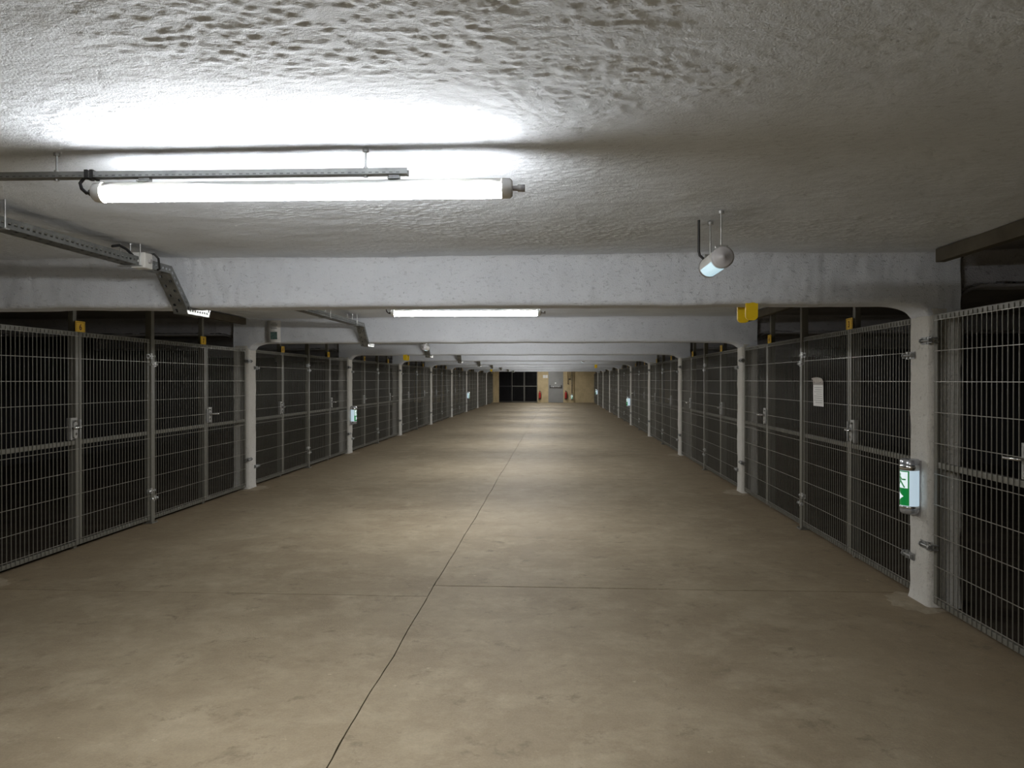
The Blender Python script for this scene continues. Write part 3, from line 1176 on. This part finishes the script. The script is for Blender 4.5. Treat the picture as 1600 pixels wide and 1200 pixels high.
def emergency_parts():
    d = {}
    L = 0.42
    mb = MB()
    mb.lathe([(ER, 0.03), (ER, L - 0.03)], 32, 0, (0, 0, 0), 'Y')
    d['body'] = mb.mesh('light_body', M['white'])
    mb = MB()
    mb.lathe([(0, -0.004), (0.012, -0.004), (0.014, 0.0), (0.05, 0.0), (ER + 0.002, 0.008), (ER + 0.002, 0.034)], 32, 0, (0, 0, 0), 'Y')
    d['cap0'] = mb.mesh('end_cap', M['greyplastic'])
    mb = MB()
    mb.lathe([(ER + 0.002, L - 0.034), (ER + 0.002, L - 0.008), (0.05, L), (0, L)], 32, 0, (0, 0, 0), 'Y')
    d['cap'] = mb.mesh('end_cap', M['greyplastic'])
    mb = MB()
    r = ER + 0.0015
    n = 20
    vs = []
    for yy in (0.055, L - 0.05):
        for k in range(n + 1):
            t = math.radians(200 + 88 * k / n)
            vs.append((r * math.cos(t), yy, r * math.sin(t)))
    mb.add(vs, [(k, k + 1, n + 2 + k, n + 1 + k) for k in range(n)], 0, True)
    d['window'] = mb.mesh('lit_lens', M['glow_white'])
    mb = MB()
    mb.cyl((0, 0.06, ER - 0.004), (0, 0.06, 0.262), 0.0042, 8)
    mb.cyl((0, L - 0.06, ER - 0.004), (0, L - 0.06, 0.262), 0.0042, 8)
    for yy in (0.06, L - 0.06):
        mb.cyl((0, yy, 0.245), (0, yy, 0.262), 0.017, 12)
        mb.cbox(-0.036, 0.036, yy - 0.014, yy + 0.014, ER - 0.006, ER + 0.012, 0.003)
    d['rod'] = mb.mesh('hanging_rod', M['zinc'])
    mb = MB()
    mb.tube([(-0.05, L - 0.12, 0.035), (-0.072, L - 0.12, 0.055), (-0.078, L - 0.12, 0.08), (-0.078, L - 0.12, 0.262)], 0.0075, 8)
    d['lead'] = mb.mesh('power_lead', M['black'])
    return d


EM = emergency_parts()
for x, y, lab in ((0.815, 3.82, 'grey cylindrical emergency light hanging before the first beam, right of the aisle'),
                  (-2.45, 14.05, 'small lit emergency light cylinder by the cable tray, below the second beam'),
                  (0.83, 24.2, 'tiny lit emergency light cylinder far down the aisle, right of the middle')):
    t = thing('emergency_light', lab, 'light', (x, y, 2.105), 0, 'ceiling emergency lights')
    t.scale = (0.9, 0.9, 0.9)
    for nm, k in (('light_body', 'body'), ('end_cap', 'cap0'), ('end_cap', 'cap'), ('lit_lens', 'window'), ('hanging_rod', 'rod'), ('power_lead', 'lead')):
        link(nm, EM[k], t)

# ------------------------------------------------------------------ yellow tab pairs clipped under the beams
def tab_mesh():
    mb = MB()
    pts = [(-0.04, 0.13), (-0.04, 0.03)]
    for k in range(0, 11):
        t = PI + PI / 2 * k / 10
        pts.append((-0.04 + 0.03 + 0.03 * math.cos(t), 0.03 + 0.03 * math.sin(t)))
    for k in range(0, 11):
        t = 1.5 * PI + PI / 2 * k / 10
        pts.append((0.04 - 0.03 + 0.03 * math.cos(t), 0.03 + 0.03 * math.sin(t)))
    pts += [(0.04, 0.13)]
    mb.prism(pts, -0.011, 0.011)
    return mb.mesh('tab', M['yellow'])


TABM = tab_mesh()
mbp = MB()
mbp.cbox(-0.035, 0.035, -0.12, 0.12, 0.120, 0.130, 0.003)
PLM = mbp.mesh('bridge', M['yellow'])
for i, side in ((1, 1), (3, 0), (5, 1), (7, 0)):
    t = thing('yellow_bracket', f'yellow pair of rounded tabs hanging under the {ordinal(i)} beam on the {"right" if side else "left"}', 'bracket',
              (1.30 if side else -3.07, yb(i) + BW / 2, ZB - 0.11), 0, 'yellow brackets under the beams')
    link('tab', TABM, t, (0, -0.115, 0))
    link('tab', TABM, t, (0, 0.115, 0))
    link('bridge', PLM, t)

# ------------------------------------------------------------------ notices
nt_ = thing('notice', 'white printed notice with a small dark picture on the second beam', 'notice', (-3.85, yb(2) - 0.030, 2.015), 0)
mb = MB()
n = 8
for k in range(n):                                          # sheet slightly bowed off the beam
    z0, z1 = 0.30 * k / n, 0.30 * (k + 1) / n
    b0, b1 = -0.012 * math.sin(PI * k / n), -0.012 * math.sin(PI * (k + 1) / n)
    mb.add([(-0.095, b0, z0), (0.095, b0, z0), (0.095, b1, z1), (-0.095, b1, z1), (-0.095, b0 + 0.0015, z0), (0.095, b0 + 0.0015, z0), (0.095, b1 + 0.0015, z1), (-0.095, b1 + 0.0015, z1)],
           [(0, 1, 2, 3), (7, 6, 5, 4), (1, 5, 6, 2), (4, 0, 3, 7)], 0, True)
link('sheet', mb.mesh('sheet', M['paper']), nt_)


def bow(z):
    return -0.012 * math.sin(PI * z / 0.30) - 0.0015


mb = MB()
for k, (x0, x1) in enumerate(((-0.035, 0.03), (-0.045, 0.05), (-0.045, 0.05), (-0.045, 0.035), (-0.04, 0.045))):
    z = 0.265 - 0.019 * k
    mb.box(x0, x1, bow(z) - 0.0008, bow(z), z - 0.003, z + 0.003)
link('print', mb.mesh('print', M['ink']), nt_)
mb = MB()
for k in range(6):
    z0, z1 = 0.04 + 0.017 * k, 0.04 + 0.017 * (k + 1)
    mb.add([(-0.045, bow(z0) - 0.0006, z0), (0.048, bow(z0) - 0.0006, z0), (0.048, bow(z1) - 0.0006, z1), (-0.045, bow(z1) - 0.0006, z1)], [(0, 1, 2, 3)])
link('picture', mb.mesh('picture', M['photo']), nt_)

pn = thing('paper_notice', 'white paper in a glossy sleeve hung on the right mesh gate past the first pillar', 'notice', (FR - 0.034, 7.36, 1.255), PI / 2)
mb = MB()
W2 = 0.14
rows = [(0.0, 0.0), (0.06, 0.002), (0.12, 0.004), (0.18, 0.003), (0.235, 0.004)]
for k in range(len(rows) - 1):
    (z0, b0), (z1, b1) = rows[k], rows[k + 1]
    mb.add([(-W2, b0, z0), (W2, b0, z0), (W2, b1, z1), (-W2, b1, z1)], [(0, 1, 2, 3)], 0, True)
    mb.add([(-W2, b0 - 0.0012, z0), (W2, b0 - 0.0012, z0), (W2, b1 - 0.0012, z1), (-W2, b1 - 0.0012, z1)], [(3, 2, 1, 0)], 0, True)
link('sheet', mb.mesh('sheet', M['paper']), pn)
mb = MB()
nx = 10
for k in range(nx):                                          # curled upper edge of the sleeve
    x0, x1 = -W2 + 2 * W2 * k / nx, -W2 + 2 * W2 * (k + 1) / nx
    h0, h1 = 0.262 + 0.010 * math.sin(PI * k / nx), 0.262 + 0.010 * math.sin(PI * (k + 1) / nx)
    mb.add([(x0, 0.006, 0.2), (x1, 0.006, 0.2), (x1, 0.008, 0.245), (x0, 0.008, 0.245), (x1, 0.020, h1), (x0, 0.020, h0)], [(0, 1, 2, 3), (3, 2, 4, 5)], 0, True)
link('sleeve_top', mb.mesh('sleeve_top', M['tape']), pn)
mb = MB()
for k in range(8):
    z = 0.175 - 0.02 * k
    x1 = W2 * (0.75, 0.6, 0.8, 0.35, 0.78, 0.7, 0.8, 0.5)[k]
    mb.box(-W2 * 0.8, x1, 0.0035, 0.0048, z - 0.0025, z + 0.0025)
link('print', mb.mesh('print', M['printgrey'] if 'printgrey' in M else plain('pale_print', (0.42, 0.42, 0.42), 0.6)), pn)
mb = MB()
for sx in (-0.085, 0.085):
    mb.cyl((sx, 0.006, 0.225), (sx, 0.014, 0.225), 0.006, 8)
link('fastener', mb.mesh('fastener', M['chrome']), pn)

# ------------------------------------------------------------------ far wall: gate, door, extinguishers, pipes
dg = thing('dark_gate', 'dark mesh gate with pale rails filling the left of the far end wall', 'gate', (GX0, YFAR + 0.06, 0))
WG = GX1 - GX0
splits = [0.0, 0.86, 1.70, WG]
for k in range(3):
    x0, x1 = splits[k] + 0.012, splits[k + 1] - 0.012
    mb = MB()
    for a, b in ((x0, x0 + 0.03), (x1 - 0.03, x1)):
        mb.cbox(a, b, -0.016, 0.016, 0.03, 2.18, 0.003)
    for z0, z1 in ((0.03, 0.065), (1.07, 1.115), (2.145, 2.18)):
        mb.cbox(x0 + 0.03, x1 - 0.03, -0.015, 0.015, z0, z1, 0.003)
    lf = link('leaf', mb.mesh('leaf', M['paint'] if k else M['darkgate']), dg)
    mb = MB()
    nn_ = int((x1 - x0) / 0.05)
    for q in range(1, nn_):
        xx = x0 + (x1 - x0) * q / nn_
        mb.box(xx - 0.003, xx + 0.003, 0.016, 0.022, 0.05, 2.16)
    wm = link('wire_mesh', mb.mesh('wire_mesh', M['darkgate']), lf)
    wm['kind'] = 'stuff'

door = struct(link('door_1', None, None, ((DX0 + DX1) / 2, YFAR + 0.05, 0)))
hw = (DX1 - DX0) / 2
mb = MB()
mb.cbox(-hw + 0.06, hw - 0.06, -0.02, 0.03, 0.01, 2.08, 0.003)
link('door_leaf', mb.mesh('door_leaf', M['door']), door)
mb = MB()
for a in ((-hw, -hw + 0.06, -0.06, 0.1, 0, 2.15), (hw - 0.06, hw, -0.06, 0.1, 0, 2.15), (-hw + 0.06, hw - 0.06, -0.06, 0.1, 2.08, 2.15)):
    mb.cbox(*a, 0.004)
link('door_frame', mb.mesh('door_frame', M['door']), door)
mb = MB()
mb.cyl((-0.37, -0.10, 1.05), (0.35, -0.10, 1.05), 0.022, 12)
link('push_bar', mb.mesh('push_bar', M['chrome']), door)['label'] = 'pale push bar'
for x in (-0.385, 0.365):
    mb = MB()
    mb.cbox(x - 0.03, x + 0.03, -0.125, -0.02, 0.96, 1.17, 0.006)
    link('bar_end', mb.mesh('bar_end', M['black']), door)['label'] = 'black end piece of the push bar'
mb = MB()
mb.cbox(-0.38, 0.36, -0.07, -0.02, 0.975, 1.02, 0.004)
link('bar_rail', mb.mesh('bar_rail', M['pipe']), door)
mb = MB()
mb.cyl((-0.02, -0.02, 1.30), (-0.02, -0.026, 1.30), 0.05, 20)
link('door_badge', mb.mesh('door_badge', M['white']), door)['label'] = 'round white badge'


def extinguisher(x, lab):
    t = thing('fire_extinguisher', lab, 'fire extinguisher', (x, YFAR - 0.12, 0.22), 0, 'fire extinguishers at the far door')
    mb = MB()
    mb.lathe([(0, 0), (0.07, 0.0), (0.078, 0.015), (0.078, 0.40), (0.066, 0.45), (0.035, 0.485), (0.022, 0.50), (0.022, 0.52), (0, 0.52)], 20)
    link('cylinder', mb.mesh('cylinder', M['red']), t)
    mb = MB()
    mb.cyl((0, 0, 0.52), (0, 0, 0.56), 0.022, 12)
    mb.cbox(-0.07, 0.03, -0.012, 0.012, 0.56, 0.575, 0.003)
    mb.cbox(-0.06, 0.03, -0.01, 0.01, 0.535, 0.547, 0.003)
    link('valve', mb.mesh('valve', M['black']), t)
    mb = MB()
    mb.tube([(0.02, 0, 0.54), (0.075, -0.01, 0.53), (0.10, -0.02, 0.44), (0.095, -0.02, 0.2), (0.088, -0.02, 0.08)], 0.012, 8)
    link('hose', mb.mesh('hose', M['black']), t)
    mb = MB()
    mb.lathe([(0.0805, 0.0), (0.0805, 0.07)], 20)
    link('base_ring', mb.mesh('base_ring', M['black']), t)
    mb = MB()
    mb.cbox(-0.02, 0.02, 0.07, 0.125, 0.38, 0.44, 0.003)
    link('wall_hook', mb.mesh('wall_hook', M['zinc_dark']), t)


extinguisher(-1.13, 'red fire extinguisher on the beige wall left of the far grey door')
extinguisher(0.60, 'red fire extinguisher on the beige wall right of the far grey door')

for k, (x, z0, z1, r, mk, lab) in enumerate(((1.00, 0.62, 2.3, 0.022, 'pipe', 'dark vertical conduit running down to the exit light on the far wall'),
                                             (0.73, 1.28, 2.3, 0.028, 'tan_pipe', 'tan pipe stub hanging down the far wall near the door'),
                                             (0.86, 1.60, 2.3, 0.022, 'tan_pipe', 'thin tan pipe ending in a dark fitting on the far wall'))):
    mb = MB()
    mb.cyl((0, 0, 0), (0, 0, z1 - z0), r, 10)
    t = thing('wall_pipe', lab, 'pipe', (x, YFAR - 0.05, z0), 0, None, mb.mesh('wall_pipe', M[mk]))
    mb = MB()
    if k == 2:
        mb.cbox(-0.06, 0.06, -0.03, 0.05, -0.09, 0.01, 0.006)
    elif k == 1:
        mb.tube([(0, 0, 0.01), (0.0, 0, -0.02), (0.03, 0, -0.04), (0.08, 0, -0.04)], 0.026, 8)
    else:
        for z in (0.5, 1.2):
            mb.cbox(-0.04, 0.04, -0.028, 0.05, z, z + 0.03, 0.003)
    link('fitting' if k else 'clamp', mb.mesh('fitting', M['pipe']), t)
exit_light(1.00, YFAR - ER - 0.012, -PI / 2, 'lit cylindrical exit sign on the far beige wall under a dark conduit', 0.20)
t = thing('wall_sign', 'small white sign high on the beige wall beside the far door', 'sign', (-0.76, YFAR - 0.006, 1.64))
for k in range(2):
    mb = MB()
    mb.cbox(-0.16 + 0.165 * k, -0.01 + 0.165 * k, -0.004, 0.006, 0, 0.20, 0.002)
    link('panel', mb.mesh('panel', M['white']), t)
